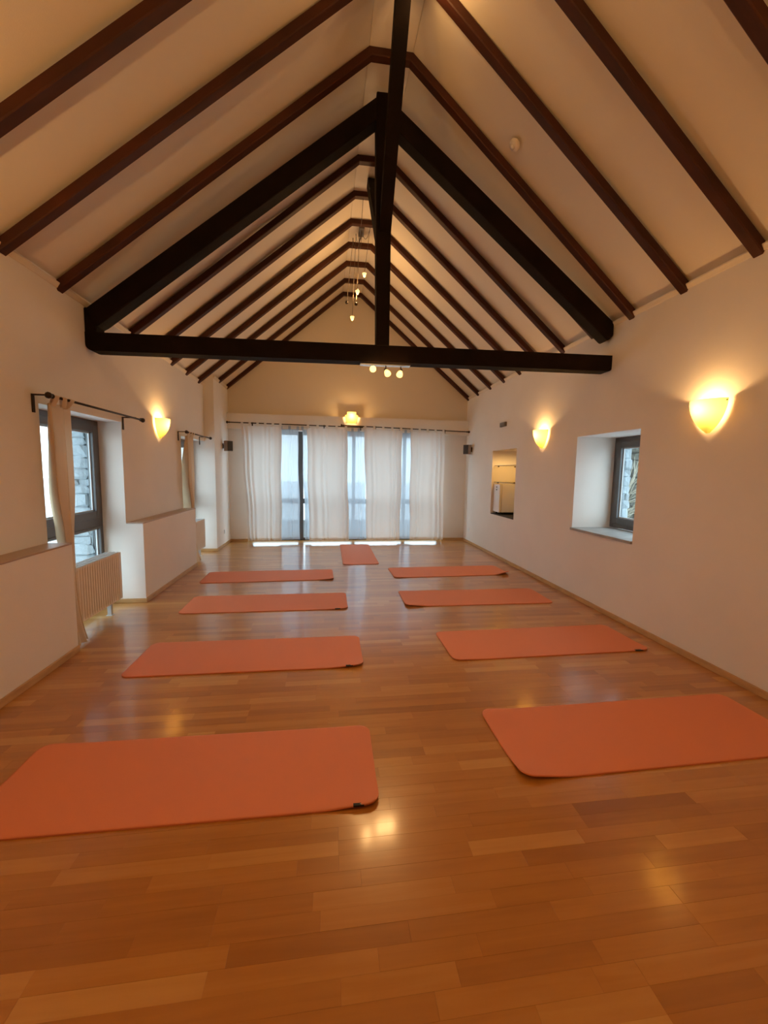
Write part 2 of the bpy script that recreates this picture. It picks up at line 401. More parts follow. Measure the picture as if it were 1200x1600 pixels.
# ---------------------------------------------------------------- windows
def frame_rect(mb, ax, p0, p1, u0, u1, z0, z1, w, ov=None):
    """a picture frame in the plane ax = p0..p1, outer size u0..u1 by z0..z1, width w"""
    def B(ua, ub, za, zb):
        a = (p0, ua, za) if ax == 'x' else (ua, p0, za); b = (p1, ub, zb) if ax == 'x' else (ub, p1, zb)
        mb.bbox(a, b, .004)
    B(u0, u0+w, z0, z1); B(u1-w, u1, z0, z1); B(u0+w, u1-w, z1-w, z1); B(u0+w, u1-w, z0, z0+w); return mb
def side_window(name, ya, yb, sgn, xf, z0, z1, zt=None, beads=True):
    """sgn -1 left wall, +1 right wall; xf = room-side face of the frame"""
    t = thing(name, (xf, (ya+yb)/2, z0), kind='structure')
    xo = xf + sgn*.075; lo, hi = min(xf, xo), max(xf, xo)
    mb = MB(); frame_rect(mb, 'x', lo, hi, ya, yb, z0, z1, .06); obj('window_frame', mb, M['frame'], t)
    lights = [(z0+.06, z1-.06)] if zt is None else [(z0+.06, zt-.055), (zt+.055, z1-.06)]
    if zt is not None: obj('transom', MB().bbox((lo, ya+.06, zt-.055), (hi, yb-.06, zt+.055), .004), M['frame'], t)
    for k, (a, b) in enumerate(lights):
        opening = zt is None or k == 1
        xs = xf - sgn*.012; so = xs + sgn*.07
        w = .075 if opening else .025
        mb = MB(); frame_rect(mb, 'x', min(xs, so), max(xs, so), ya+.055, yb-.055, a-.006, b+.006, w); s = obj('sash', mb, M['frame'], t)
        xg = xf + sgn*.035
        mb = MB(); frame_rect(mb, 'x', min(xg, xg-sgn*.016), max(xg, xg-sgn*.016), ya+.055+w, yb-.055-w, a-.006+w, b+.006-w, .014); obj('glazing_bead', mb, M['bead'], s)
        obj('pane', MB().box((min(xg, xg+sgn*.02), ya+.055+w, a-.006+w), (max(xg, xg+sgn*.02), yb-.055-w, b+.006-w)), M['glass'], s)
    return t
side_window('window_1', W1[0], W1[1], -1, -2.53, .03, ZT, .955)
side_window('window_2', W2[0], W2[1], -1, -2.53, .03, ZT, .955)
w3 = side_window('window_3', WR[0], WR[1], 1, 3.60, WR[2]+.012, WR[3])
o = obj('window_handle', MB().bbox((3.565, 3.82, 1.42), (3.58, 3.85, 1.55), .004), M['steel'], w3)
# stone sill of the right window
tag(obj('window_sill', MB().bbox((XR-.022, WR[0]-.0, WR[2]-.026), (3.60, WR[1]+.01, WR[2]+.004), .004), M['slate'], w3), 'grey stone sill')
# glazed bay at the far end: posts, transoms, panes
w4 = thing('window_4', (.4, 9.1, 0), kind='structure')
YW = 9.10
posts = [(GX0, .08), (-.632, .115), (.53, .07), (1.675, .07), (GX1-.08, .08)]
pp = []
for i, (c, w) in enumerate(posts):
    x0 = c if i in (0, 4) else c - w/2; pp.append((x0, x0+w))
    obj('window_post', MB().bbox((x0, YW-.04, .0), (x0+w, YW+.04, 2.385), .005), M['frame'], w4)
for i in range(4):
    x0, x1 = pp[i][1], pp[i+1][0]
    mb = MB()
    for z0, z1 in ((0, .06), (.82, .93), (2.31, 2.385)): 
        obj('transom', MB().bbox((x0, YW-.035, z0), (x1, YW+.035, z1), .005), M['frame'], w4)
    for z0, z1 in ((.06, .82), (.93, 2.31)): obj('pane', MB().box((x0, YW-.01, z0), (x1, YW+.01, z1)), M['glass'], w4)

# whitewashed rubble stones of the outer reveals
def rubble(x0, x1, y, dy, z0, z1, parent, seed):
    rnd = random.Random(seed); z = z0
    obj('mortar', MB().box((x0, min(y, y+dy*.62), z0), (x1, max(y, y+dy*.62), z1)), M['whitestone'], parent)
    while z < z1 - .03:
        h = min(rnd.uniform(.065, .145), z1 - z); cuts = [x0, x1] if rnd.random() < .55 else [x0, x0+(x1-x0)*rnd.uniform(.35, .65), x1]
        for a, b in zip(cuts, cuts[1:]):
            bm = bmesh.new(); bmesh.ops.create_cube(bm, size=1)
            bmesh.ops.bevel(bm, geom=bm.edges[:], offset=.16, segments=1, affect='EDGES')
            th = abs(dy)*rnd.uniform(.8, 1.15)
            for v in bm.verts:
                q = v.co; n = Vector((rnd.uniform(-.10,.10), rnd.uniform(-.16,.16), rnd.uniform(-.10,.10)))
                cx, cz = (a+b)/2, z+h/2
                v.co = Vector((cx + (q.x+n.x)*(b-a)*1.05, y + math.copysign(1, dy)*(th/2) + (q.y+n.y)*th, cz + (q.z+n.z)*h*1.07))
            bm.verts.index_update()
            m_ = MB().add([v.co[:] for v in bm.verts], [[v.index for v in f.verts] for f in bm.faces]); bm.free()
            obj('stone', m_, M['whitestone'], parent)
        z += h
rubble(-2.90, -2.612, W1[1]-.002, -.085, .03, 2.05, wall_left, 3)
rubble(3.682, 3.80, WR[1]-.002, -.07, .9, 2.03, wall_right, 5)

# ---------------------------------------------------------------- roof truss
YT0, YT1 = 4.255, 4.405
truss = thing('roof_truss', (.54, 4.33, 2.68), 'nearly black timber roof truss spanning the room, with king post', 'beam')
truss.rotation_euler.z = -.014
mb = MB()
# tie beam with rounded lower ends, dropping slightly to neither side
def tie_poly():
    zl, zr_ = 2.655, 2.70; h = .168; L_, R_ = XL+.002, XR-.002
    def zb(x): return zl + (zr_-zl)*(x-L_)/(R_-L_)
    p = [(L_, zb(L_)+h), (L_, zb(L_)+.05)]
    for k in range(5):
        a = PI + k*PI/8; p.append((L_+.06+.06*math.cos(a), zb(L_)+.06+.06*math.sin(a)))
    for k in range(5):
        a = -PI/2 + k*PI/8; p.append((R_-.03+.03*math.cos(a), zb(R_)+.03+.03*math.sin(a)))
    p += [(R_, zb(R_)+h)]
    return p
p = tie_poly(); del p[1]
mb.prism(p, YT0, YT1); obj('tie_beam', mb, M['beam'], truss)
def beam4(name, a, b, pts, y0, y1):
    """timber with an outline in the x-z plane"""
    bm = bmesh.new(); n = len(pts)
    v0 = [bm.verts.new((x, y0, z)) for x, z in pts]; v1 = [bm.verts.new((x, y1, z)) for x, z in pts]
    bm.faces.new(v0); bm.faces.new(v1[::-1])
    for i in range(n): bm.faces.new((v0[(i+1) % n], v0[i], v1[i], v1[(i+1) % n]))
    bmesh.ops.recalc_face_normals(bm, faces=bm.faces[:])
    bmesh.ops.bevel(bm, geom=bm.edges[:], offset=.008, segments=1, affect='EDGES'); bm.verts.index_update()
    m_ = MB().add([v.co[:] for v in bm.verts], [[v.index for v in f.verts] for f in bm.faces]); bm.free()
    return obj(name, m_, M['beam'], truss)
beam4('king_post', 0, 0, [(.468, 2.835), (.602, 2.842), (.60, 5.06), (.575, 5.2), (.44, 5.2), (.435, 5.14)], YT0-.004, YT1+.004)
beam4('principal_rafter', 0, 0, [(-2.282, 2.99), (-2.282, 3.035), (-2.262, 3.045), (.455, 5.165), (.455, 4.955), (-2.14, 2.905), (-2.2, 2.87)], YT0, YT1)
beam4('corner_post', 0, 0, [(XL+.002, 2.80), (-2.185, 2.80), (-2.185, 2.90), (-2.262, 3.045), (XL+.002, 3.045)], YT0, YT1)
beam4('principal_rafter', 0, 0, [(.60, 5.13), (3.072, 3.215), (3.072, 3.085), (3.025, 3.03), (3.0, 3.03), (.60, 4.915)], YT0, YT1)
def brace(y0, z0, y1, z1, x0, x1, d):
    """longitudinal brace; lower edge from (y0,z0) to (y1,z1), depth d"""
    n = Vector((0, -(z1-z0), (y1-y0))).normalized()
    if n.z < 0: n = -n
    mb = MB(); P = [Vector((0, y0, z0)), Vector((0, y1, z1)), Vector((0, y1, z1)) + n*d, Vector((0, y0, z0)) + n*d]
    vs = [(x0, q.y, q.z) for q in P] + [(x1, q.y, q.z) for q in P]
    mb.add(vs, [(0,1,2,3),(7,6,5,4),(0,4,5,1),(1,5,6,2),(2,6,7,3),(3,7,4,0)]); return obj('ridge_brace', mb, M['beam'], truss)
brace(YT0-.004, 3.93, 3.10, 5.25, .487, .600, .13)
brace(YT1+.004, 3.93, 5.69, 5.25, .452, .560, .13)

# ---------------------------------------------------------------- yoga mats
ML, MW, MT = 1.83, .61, .007
def yoga_mat(x, y, ang, label, lifts, tagspot=None):
    """lifts: height of the corner curl (far left, far right, near right, near left)"""
    t = thing('yoga_mat', (x, y, 0), label, 'yoga mat', 'orange yoga mats on the wooden floor'); t.rotation_euler.z = ang
    R_ = .065
    xs = [-ML/2 + ML*i/44 for i in range(45)]; xs = sorted(set(xs + [sg*(ML/2 - R_*k/6) for k in range(7) for sg in (-1, 1)]))
    ys = [-MW/2 + MW*i/16 for i in range(17)]; ys = sorted(set(ys + [sg*(MW/2 - R_*k/6) for k in range(7) for sg in (-1, 1)]))
    cor = [(-ML/2, MW/2), (ML/2, MW/2), (ML/2, -MW/2), (-ML/2, -MW/2)]
    rnd = random.Random(int((x+9)*100 + y*10)); ph = [rnd.uniform(0, 6) for _ in range(3)]
    def top(u, v):
        ax, ay = ML/2 - R_, MW/2 - R_
        dx, dy = abs(u)-ax, abs(v)-ay
        if dx > 0 and dy > 0:
            d = math.hypot(dx, dy); k = max(dx, dy)/d; u = math.copysign(ax + dx*k, u); v = math.copysign(ay + dy*k, v)
        z = .0006*(1+math.sin(3.1*u+ph[0])*math.sin(5*v+ph[1]))
        for (cx, cy), l in zip(cor, lifts):
            if l:
                d = math.hypot(u-cx, (v-cy)*1.3); k = max(0, 1 - d/.30); z += l*k*k*(3-2*k)
        return u, v, z
    nx, ny = len(xs), len(ys); vs = []; T = [[top(u, v) for u in xs] for v in ys]
    for r in T: vs += [(u, v, z+MT) for u, v, z in r]
    for r in T: vs += [(u, v, z+.0004) for u, v, z in r]
    fs = []; mi = []; K = nx*ny
    for j in range(ny-1):
        for i in range(nx-1):
            a = j*nx+i; fs.append((a, a+1, a+nx+1, a+nx)); fs.append((K+a, K+a+nx, K+a+nx+1, K+a+1))
    for i in range(nx-1):
        a, b = i, i+1; fs.append((a, K+a, K+b, b)); a, b = (ny-1)*nx+i+1, (ny-1)*nx+i; fs.append((a, K+a, K+b, b))
    for j in range(ny-1):
        a, b = (j+1)*nx, j*nx; fs.append((a, K+a, K+b, b)); a, b = j*nx+nx-1, (j+1)*nx+nx-1; fs.append((a, K+a, K+b, b))
    me = bpy.data.meshes.new('foam_sheet'); me.from_pydata(vs, [], fs); me.materials.append(M['mat_orange']); me.update()
    for pl in me.polygons: pl.use_smooth = abs(pl.normal.z) > .3
    o = bpy.data.objects.new('foam_sheet', me); COL.objects.link(o); o.parent = t
    if tagspot:                                     # black woven tag folded over the near edge
        tx = tagspot[0]; _, v0, z0 = top(tx, -MW/2); hw, dp = tagspot[1]/2, tagspot[2]
        z1 = top(tx, -MW/2+dp)[2]
        mb = MB(); e = .0009
        mb.hexa([(tx-hw, v0-.002, z0+MT), (tx+hw, v0-.002, z0+MT), (tx+hw, v0+dp, z1+MT), (tx-hw, v0+dp, z1+MT),
                 (tx-hw, v0-.002, z0+MT+e), (tx+hw, v0-.002, z0+MT+e), (tx+hw, v0+dp, z1+MT+e), (tx-hw, v0+dp, z1+MT+e)])
        mb.box((tx-hw, v0-.0026, z0+.0005), (tx+hw, v0-.0004, z0+MT+e))
        me = mb.mesh('brand_tag', M['black']); g_ = bpy.data.objects.new('woven_tag', me); COL.objects.link(g_); g_.parent = t; g_['label'] = 'small black woven tag'
        pm = MB(); s0, s1 = tx+hw*.25, tx+hw*.72; q = lambda f: z0+MT+e+.0003+(z1-z0)*f
        pm.add([(s0, v0+dp*.35, q(.35)), (s1, v0+dp*.35, q(.35)), (s1, v0+dp*.6, q(.6)), (s0, v0+dp*.6, q(.6))], [(0,1,2,3)])
        g2 = bpy.data.objects.new('printed_mark', pm.mesh('printed_mark', M['white_print'])); COL.objects.link(g2); g2.parent = g_
    return t
yoga_mat(-.674, 2.0375, -.0094, 'orange yoga mat nearest the camera on the left, black tag at its near right corner', (.006, .002, .020, 0), (.815, .05, .012))
yoga_mat(-.638, 3.3965, -.0066, 'orange yoga mat in the left column, second from the camera, opposite the radiator', (0, .002, .020, 0), (.80, .055, .012))
yoga_mat(-.706, 4.7599, .0021, 'orange yoga mat in the left column, third from the camera', (0, 0, .008, 0), (.80, .06, .012))
yoga_mat(-.859, 5.9859, .03, 'orange yoga mat in the left column, farthest back, beside the second low wall', (.0, 0, .016, .0))
yoga_mat(1.898, 2.1092, .0107, 'orange yoga mat nearest the camera on the right, its near left corner curled up', (.012, 0, 0, .026))
yoga_mat(1.941, 3.4254, .0124, 'orange yoga mat in the right column, second from the camera', (0, 0, .008, .006), (.80, .075, .016))
yoga_mat(1.801, 4.7709, -.0067, 'orange yoga mat in the right column, third from the camera', (.004, 0, 0, .020))
yoga_mat(1.855, 6.077, .034, 'orange yoga mat in the right column, farthest back, near right corner curled', (0, 0, .048, .006))
yoga_mat(.5245, 7.5451, -1.5659, 'single orange yoga mat laid lengthwise at the head of the room by the curtains', (0, .004, .006, .004))

# ---------------------------------------------------------------- wall sconces
SHADE = []
def sconce(x, y, ztop, sgn, label, power=10.0):
    """sgn = direction from the wall into the room"""
    t = thing('wall_sconce', (x, y, ztop-.26), label, 'wall lamp', 'opal glass shield wall lamps')
    H = .262; n = 20; vs = []; prof = []
    for i in range(17):
        u = i/16; k = (1-u); r = .150*(1 - (u**2.0))**.74 if u < 1 else .0
        prof.append((max(r, .014), -H*u))
    def ring(scale, dz):
        for r, h in prof:
            for k in range(n+1):
                a = -PI/2 + PI*k/n
                vs.append((x + sgn*(.012 + r*.86*scale*math.cos(a)), y + r*scale*math.sin(a), ztop + h*dz))
    ring(1, 1); m = n+1; fs = []
    for i in range(len(prof)-1):
        for k in range(n): fs.append((i*m+k, i*m+k+1, (i+1)*m+k+1, (i+1)*m+k))
    fs.append(tuple((len(prof)-1)*m + k for k in range(m)))
    obj('lamp_shade', MB().add(vs, fs, 0, True), M['opal'], t)
    obj('wall_plate', MB().bbox((min(x, x+sgn*.010), y-.05, ztop-.17), (max(x, x+sgn*.010), y+.05, ztop-.05), .003), M['white_plastic'], t)
    yy = y - sgn*(-1)*0 - .136
    for sy in (-1, 1):
        obj('fixing_screw', MB().lathe([(.0001, .012), (.006, .010), (.006, 0)], (x + sgn*.024, y + sy*.139, ztop-.018), 8, (sgn*.25, sy, 0)), M['iron'], t)
    obj('bulb', MB().lathe([(.0001, .04), (.012, .036), (.018, .018), (.014, 0), (.008, -.02)], (x+sgn*.06, y, ztop-.115), 10), M['bulb'], t)
    lamp('bulb_light', t, (x+sgn*.065, y, ztop-.06), power, radius=.022)
    return t
sconce(XR, 2.975, 2.178, -1, 'large shield-shaped opal wall lamp on the right wall, nearest the camera')
sconce(XR, 5.60, 2.190, -1, 'shield-shaped opal wall lamp on the right wall between the window and the shelf niche')
sconce(XL, 5.90, 2.215, 1, 'shield-shaped opal wall lamp on the left wall between the two windows')
# unseen wall lamps, added behind the camera to brighten the near half
sconce(XR, .35, 2.18, -1, 'added unseen shield-shaped fill lamp on the right wall behind the camera', 8.0)
sconce(XL, 1.3, 2.2, 1, 'added unseen shield-shaped fill lamp on the left wall behind the camera', 56.0)

# lamp on the lintel at the far end
t = thing('lintel_lamp', (.46, YB, 2.56), 'square-backed opal bowl lamp glowing on the beam above the curtains', 'wall lamp')
cx, zt = .462, 2.735
vs = []; fs = []; n = 18; rows = 12
for i in range(rows+1):
    u = i/rows; r = .138*(1-.42*u**2.2)*(1 if u < .97 else .9)
    for k in range(n+1):
        a = -PI/2 + PI*k/n
        vs.append((cx + r*math.sin(a), YB - .022 - r*.85*math.cos(a), zt - .165*u))
for i in range(rows):
    for k in range(n): m = n+1; fs.append((i*m+k, i*m+k+1, (i+1)*m+k+1, (i+1)*m+k))
fs.append(tuple(rows*(n+1)+k for k in range(n+1)))
obj('lamp_bowl', MB().add(vs, fs, 0, True), M['opal'], t)
obj('back_plate', MB().bbox((cx-.10, YB-.020, 2.60), (cx+.10, YB-.004, 2.815), .003), mat('opal_plate', (.42, .33, .17), .4), t)
obj('bulb', MB().lathe([(.0001, .04), (.012, .036), (.018, .018), (.014, 0), (.008, -.02)], (cx, YB-.075, 2.655), 10), M['bulb'], t)
lamp('bulb_light', t, (cx, YB-.085, 2.715), 6.0, radius=.022)

# ---------------------------------------------------------------- track light under the tie beam
t = thing('track_light', (.57, 4.33, 2.60), 'steel rail with three lit glass spots under the tie beam', 'ceiling lamp')
mb = MB(); mb.prism([(4.295, 2.655), (4.365, 2.655), (4.365, 2.668), (4.295, 2.668)], .31, .835, 'x')
vs_ = mb.v; mb.v = [(x, y, z + (.0085*(x-.31)/.525)) for x, y, z in vs_]
obj('rail', mb, M['steel'], t)
for x, aim in ((.440, (-.05, -1, -.12)), (.580, (.25, -.75, -.75)), (.738, (-.35, -.7, -.85))):
    a = Vector(aim).normalized(); piv = Vector((x, 4.32, 2.612)); s_ = obj('spot_head', MB().tube([(x, 4.325, 2.66), (x, 4.325, 2.625), piv - a*.012], .006, 6), M['iron'], t)
    obj('lamp_socket', MB().lathe([(.0001, -.028), (.014, -.025), (.018, 0), (.018, .012)], piv, 12, a), M['iron'], s_)
    obj('glass_shade', MB().lathe([(.018, .008), (.024, .02), (.031, .045), (.034, .068), (.030, .069), (.0001, .058)], piv, 16, a), M['lampglass'], s_)
    lamp('spot_light', t, piv + a*.085, 9, kind='SPOT', radius=.02, aim=a, cone=2.1, blend=.8)
    lamp('glow_light', t, piv + a*.05 + Vector((0, -.07, .0)), .9, radius=.03)

# ---------------------------------------------------------------- cable pendant cluster under the ridge
YP = 6.7
rx = ridge_x(YP)
t = thing('pendant_cluster', (rx, YP, 5.2), 'cluster of small cone pendants on long cables below the ridge', 'ceiling lamp')
zc = ZRG + .064
obj('transformer_box', MB().bbox((.435, YP-.17, zc-.052), (.515, YP+.06, zc), .006), M['grey_box'], t)
def cable(pts, r=.0035): return obj('cable', MB().tube(pts, r, 5), M['cable'], t)
def sag(a, b, d, n=8):
    a, b = Vector(a), Vector(b); return [a.lerp(b, i/n) - Vector((0, 0, d*4*(i/n)*(1-i/n))) for i in range(n+1)]
bx = (.475, YP-.12, zc-.05)
cable(sag((.435, 5.83, ZRG), (.45, YP-.16, zc-.03), .10))
PEND = [((.533, 6.7, 4.60), (.60, 6.55, 5.27)), ((.427, 6.7, 4.33), (.44, 6.62, 5.27)), ((.347, 6.7, 3.935), (.40, 6.78, 5.27))]
for (p, h) in PEND:
    top_ = (p[0], p[1], p[2]+.05)
    obj('hook', MB().tube([(h[0], h[1], h[2]), (h[0], h[1], h[2]-.03)], .006, 6), M['iron'], t)
    cable(sag(bx, (h[0], h[1], h[2]-.03), .14)); cable(sag((h[0], h[1], h[2]-.03), top_, 0, 2))
    c_ = obj('pendant_lamp', MB().lathe([(.004, .085), (.012, .08), (.013, .045), (.0001, .044)], p, 10), M['steel'], t)
    obj('glass_cone', MB().lathe([(.034, .055), (.026, .03), (.013, .0), (.0001, -.006)], p, 14), M['lampglass'], c_)
    lamp('pendant_light', t, (p[0], p[1]-.0, p[2]-.05), 7, radius=.03)
for (p, h) in (((.258, 6.7, 4.20), (.36, 6.9, 5.27)), ((.406, 6.7, 4.185), (.46, 6.9, 5.27))):
    obj('hook', MB().tube([(h[0], h[1], h[2]), (h[0], h[1], h[2]-.03)], .006, 6), M['iron'], t)
    cable(sag(bx, (h[0], h[1], h[2]-.03), .2)); cable([(h[0], h[1], h[2]-.03), p])
    obj('cable_weight', MB().lathe([(.0001, .03), (.018, .02), (.026, 0), (.018, -.02), (.0001, -.03)], p, 12), M['iron'], t)

# unseen pendants added behind the camera as extra light for the near room
t = thing('pendant_cluster', (.58, .6, 5.2), 'three added unseen fill pendants below the ridge behind the camera', 'ceiling lamp')
for k in range(3):
    p = (.58, -.6 + .9*k, 4.45); obj('cable', MB().tube([(p[0], p[1], 4.52), (p[0], p[1], zc)], .0035, 5), M['cable'], t)
    c_ = obj('pendant_lamp', MB().lathe([(.004, .085), (.012, .08), (.013, .045), (.0001, .044)], p, 10), M['steel'], t)
    obj('glass_cone', MB().lathe([(.034, .055), (.026, .03), (.013, .0), (.0001, -.006)], p, 14), M['lampglass'], c_)
    lamp('pendant_light', t, (p[0], p[1], p[2]-.05), 13, radius=.03)

# lone pendant whose tip shows at the top edge of the photograph
t = thing('ridge_spot', (.705, 3.27, 5.0), 'small lit glass spot hanging by the ridge at the top edge', 'ceiling lamp')
obj('glass_cone', MB().lathe([(.034, .055), (.028, .03), (.018, .005), (.0001, 0)], (.705, 3.27, 5.035), 14), M['lampglass'], t)
obj('cable', MB().tube([(.705, 3.27, 5.09), (.69, 3.27, 5.28)], .004, 5), M['cable'], t)
lamp('pendant_light', t, (.705, 3.20, 5.0), 3, radius=.03)

# ---------------------------------------------------------------- smoke detector
sx, sy = 1.635, 3.741
s = slopes(sy); zc = rz(s, sx); nrm = Vector((-s[1], 0, -1)).normalized()
t = thing('smoke_detector', (sx, sy, zc), 'small round white smoke detector on the right ceiling slope', 'smoke detector')
obj('detector_body', MB().lathe([(.052, 0), (.052, .018), (.044, .03), (.02, .036), (.0001, .037)], (sx, sy, zc), 20, nrm), mat('cream_plastic', (.80, .70, .58), .5), t)
obj('sensor_dome', MB().lathe([(.022, .03), (.02, .046), (.0001, .05)], (sx, sy, zc), 14, nrm), mat('cream_plastic_dome', (.72, .62, .5), .5), t)

# ---------------------------------------------------------------- curtain rods
def rod(name, pts, r, label, brackets, finials, bx=None, cat='curtain rod'):
    t = thing(name, pts[0], label, cat, 'dark metal curtain rods')
    obj('rod', MB().tube(pts, r, 8), M['iron'], t)
    a, b = Vector(pts[0]), Vector(pts[-1]); d = (b-a).normalized()
    for e, dd in ((a, -d), (b, d)):
        if (e == a and 0 in finials) or (e == b and 1 in finials):
            obj('finial', MB().lathe([(r*1.1, 0), (r*1.9, .006), (r*1.2, .016), (r*1.2, .03), (r*2.3, .042), (r*2.5, .055), (r*1.6, .068), (.0001, .072)], e, 10, dd), M['iron'], t)
    for m in brackets: obj('bracket', m, M['iron'], t)
    return t
ZR1 = 2.105; XRD = -2.155
def wall_bracket(y, z, drop=.13):
    m = MB(); m.bbox((XL, y-.014, z-drop), (XL+.010, y+.014, z+.012), .002); m.bbox((XL, y-.008, z+.0), (XRD+.006, y+.008, z+.012), .002); return m
for (y0, y1, b0, b1, nm) in ((3.565, 5.06, 3.545, 4.93, 'dark curtain rod over the near left window'), (6.62, 7.77, 6.60, 7.62, 'dark curtain rod over the far left window')):
    rod('curtain_rod', [(XRD, y0, ZR1), (XRD, y1, ZR1)], .0105, nm, [wall_bracket(b0, ZR1), wall_bracket(b1, ZR1)], (0, 1))
def back_bracket(x, z, y):
    m = MB(); m.bbox((x-.008, y, z-.006), (x+.008, YB, z+.006), .002); m.bbox((x-.014, YB-.01, z-.05), (x+.014, YB, z+.03), .002); return m
YR = 8.715
rod('curtain_rod', [(-2.02, YR, 2.502), (.70, YR, 2.478)], .011, 'left half of the dark rod above the far curtains', [back_bracket(-1.60, 2.498, YR), back_bracket(-.12, 2.487, YR), back_bracket(.66, 2.478, YR)], (0,))
rod('curtain_rod', [(.30, YR+.035, 2.512), (3.0, YR+.035, 2.455)], .011, 'right half of the dark rod above the far curtains', [back_bracket(.98, 2.497, YR+.035), back_bracket(2.53, 2.465, YR+.035)], (0, 1))

# ---------------------------------------------------------------- curtains
def rodz(x): return 2.502 - .024*(x+2.02)/2.72 if x < .5 else 2.512 - .057*(x-.3)/2.7
def back_curtain(name, label, group, top, bot, y, m, folds, amp, ntabs, seed, zb=.06, cat='curtain', sides=None):
    rnd = random.Random(seed)
    t = thing(name, ((top[0]+top[1])/2, y, zb), label, cat, group)
    ph = [rnd.uniform(0, 6.3) for _ in range(4)]; wire = y > 8.78
    def rz_(x): return (2.456 - .004*x) if wire else rodz(x)
    def fn(u, v):
        # gathered folds: wander with height
        w = u + .02*math.sin(2*PI*u*1.3+ph[0])*(1-v)
        x = (top[0]+(top[1]-top[0])*w)*v + (bot[0]+(bot[1]-bot[0])*w)*(1-v)
        x += .012*math.sin(3.0*v*PI+ph[1])*(v)*(1-v)*4
        a = amp*(.35+.65*(1-v*.55))
        f = folds*2*PI*(u + .035*math.sin(2*PI*u*2+ph[2]))
        yy = y + a*(.55+.45*math.sin(2.7*u*PI+ph[0]))*(math.sin(f) + .30*math.sin(.53*f+ph[3]+1.5*v)) + .012*math.sin(4*u+v*2+ph[1])
        zt_ = rz_(top[0]+(top[1]-top[0])*u) - .048 - .010*abs(math.sin(PI*u*(ntabs-1)))
        z = zb + (zt_-zb)*v
        return (x, yy, z)
    p = obj('cloth', MB().grid(fn, int(folds*14), 26), m, t)
    # hem
    hm = MB().grid(lambda u, v: (fn(u, 0)[0], fn(u, 0)[1]-.004-.0015*v, zb + .05*v), int(folds*14), 2); obj('hem', hm, m, t)
    for k in range(ntabs):
        u = .03 + .94*k/(ntabs-1); x0 = top[0]+(top[1]-top[0])*u; zr_ = rz_(x0); yr = (y if wire else YR if x0 < .5 else YR+.035)
        f = fn(u, 1); hw = .024; pts = []
        for i in range(9):
            a = PI*i/8; pts.append((yr - .0145*math.cos(a), zr_ + .0145*math.sin(a)))
        pts = [(f[1]-.004, f[2]-.02)] + pts + [(f[1]+.006, f[2]-.02)]
        mb = MB(); vs = []
        for q in pts: vs += [(x0-hw, q[0], q[1]), (x0+hw, q[0], q[1])]
        mb.add(vs, [(2*i, 2*i+1, 2*i+3, 2*i+2) for i in range(len(pts)-1)], 0, True); obj('tab', mb, m, t)
    return t
tw = thing('curtain_wire', (.4, 8.805, 2.47), 'thin steel wire close behind the dark rods, carrying the white voile', 'curtain wire')
obj('wire', MB().tube([(-1.55, 8.805, 2.462), (2.2, 8.805, 2.447)], .004, 6), M['steel'], tw)
for x in (-1.5, .4, 2.15): obj('bracket', MB().bbox((x-.006, 8.80, 2.450), (x+.006, YB, 2.462), .002), M['steel'], tw)
G1 = 'cream tab-top curtains at the far glazing'; G2 = 'thin white voile between the cream curtains'
back_curtain('curtain', 'cream tab-top curtain, leftmost of the four at the far glazing', G1, (-1.80, -.985), (-1.70, -1.01), 8.69, M['linen'], 7, .026, 6, 1)
back_curtain('curtain', 'cream tab-top curtain, second from the left, below left of the lintel lamp', G1, (-.475, .365), (-.42, .40), 8.69, M['linen'], 6, .026, 5, 2)
back_curtain('curtain', 'cream tab-top curtain, third from the left, right of the lintel lamp', G1, (.725, 1.55), (.785, 1.54), 8.70, M['linen'], 6, .020, 5, 3)
back_curtain('curtain', 'cream tab-top curtain, rightmost of the four at the far glazing', G1, (1.735, 2.49), (1.75, 2.52), 8.70, M['linen'], 6, .026, 5, 4)
back_curtain('sheer_curtain', 'thin white voile filling the gap left of the dark window post', G2, (-1.02, -.655), (-1.05, -.63), 8.805, M['sheer'], 5, .010, 3, 5, cat='curtain')
back_curtain('sheer_curtain', 'narrow strip of white voile right of the dark window post', G2, (-.575, -.44), (-.52, -.39), 8.805, M['sheer'], 3, .010, 2, 6)
back_curtain('sheer_curtain', 'thin white voile in the middle gap directly under the lintel lamp', G2, (.33, .77), (.36, .81), 8.805, M['sheer'], 5, .010, 4, 7)
back_curtain('sheer_curtain', 'thin white voile in the narrow gap left of the rightmost curtain', G2, (1.51, 1.77), (1.49, 1.78), 8.805, M['sheer'], 3, .010, 3, 8)
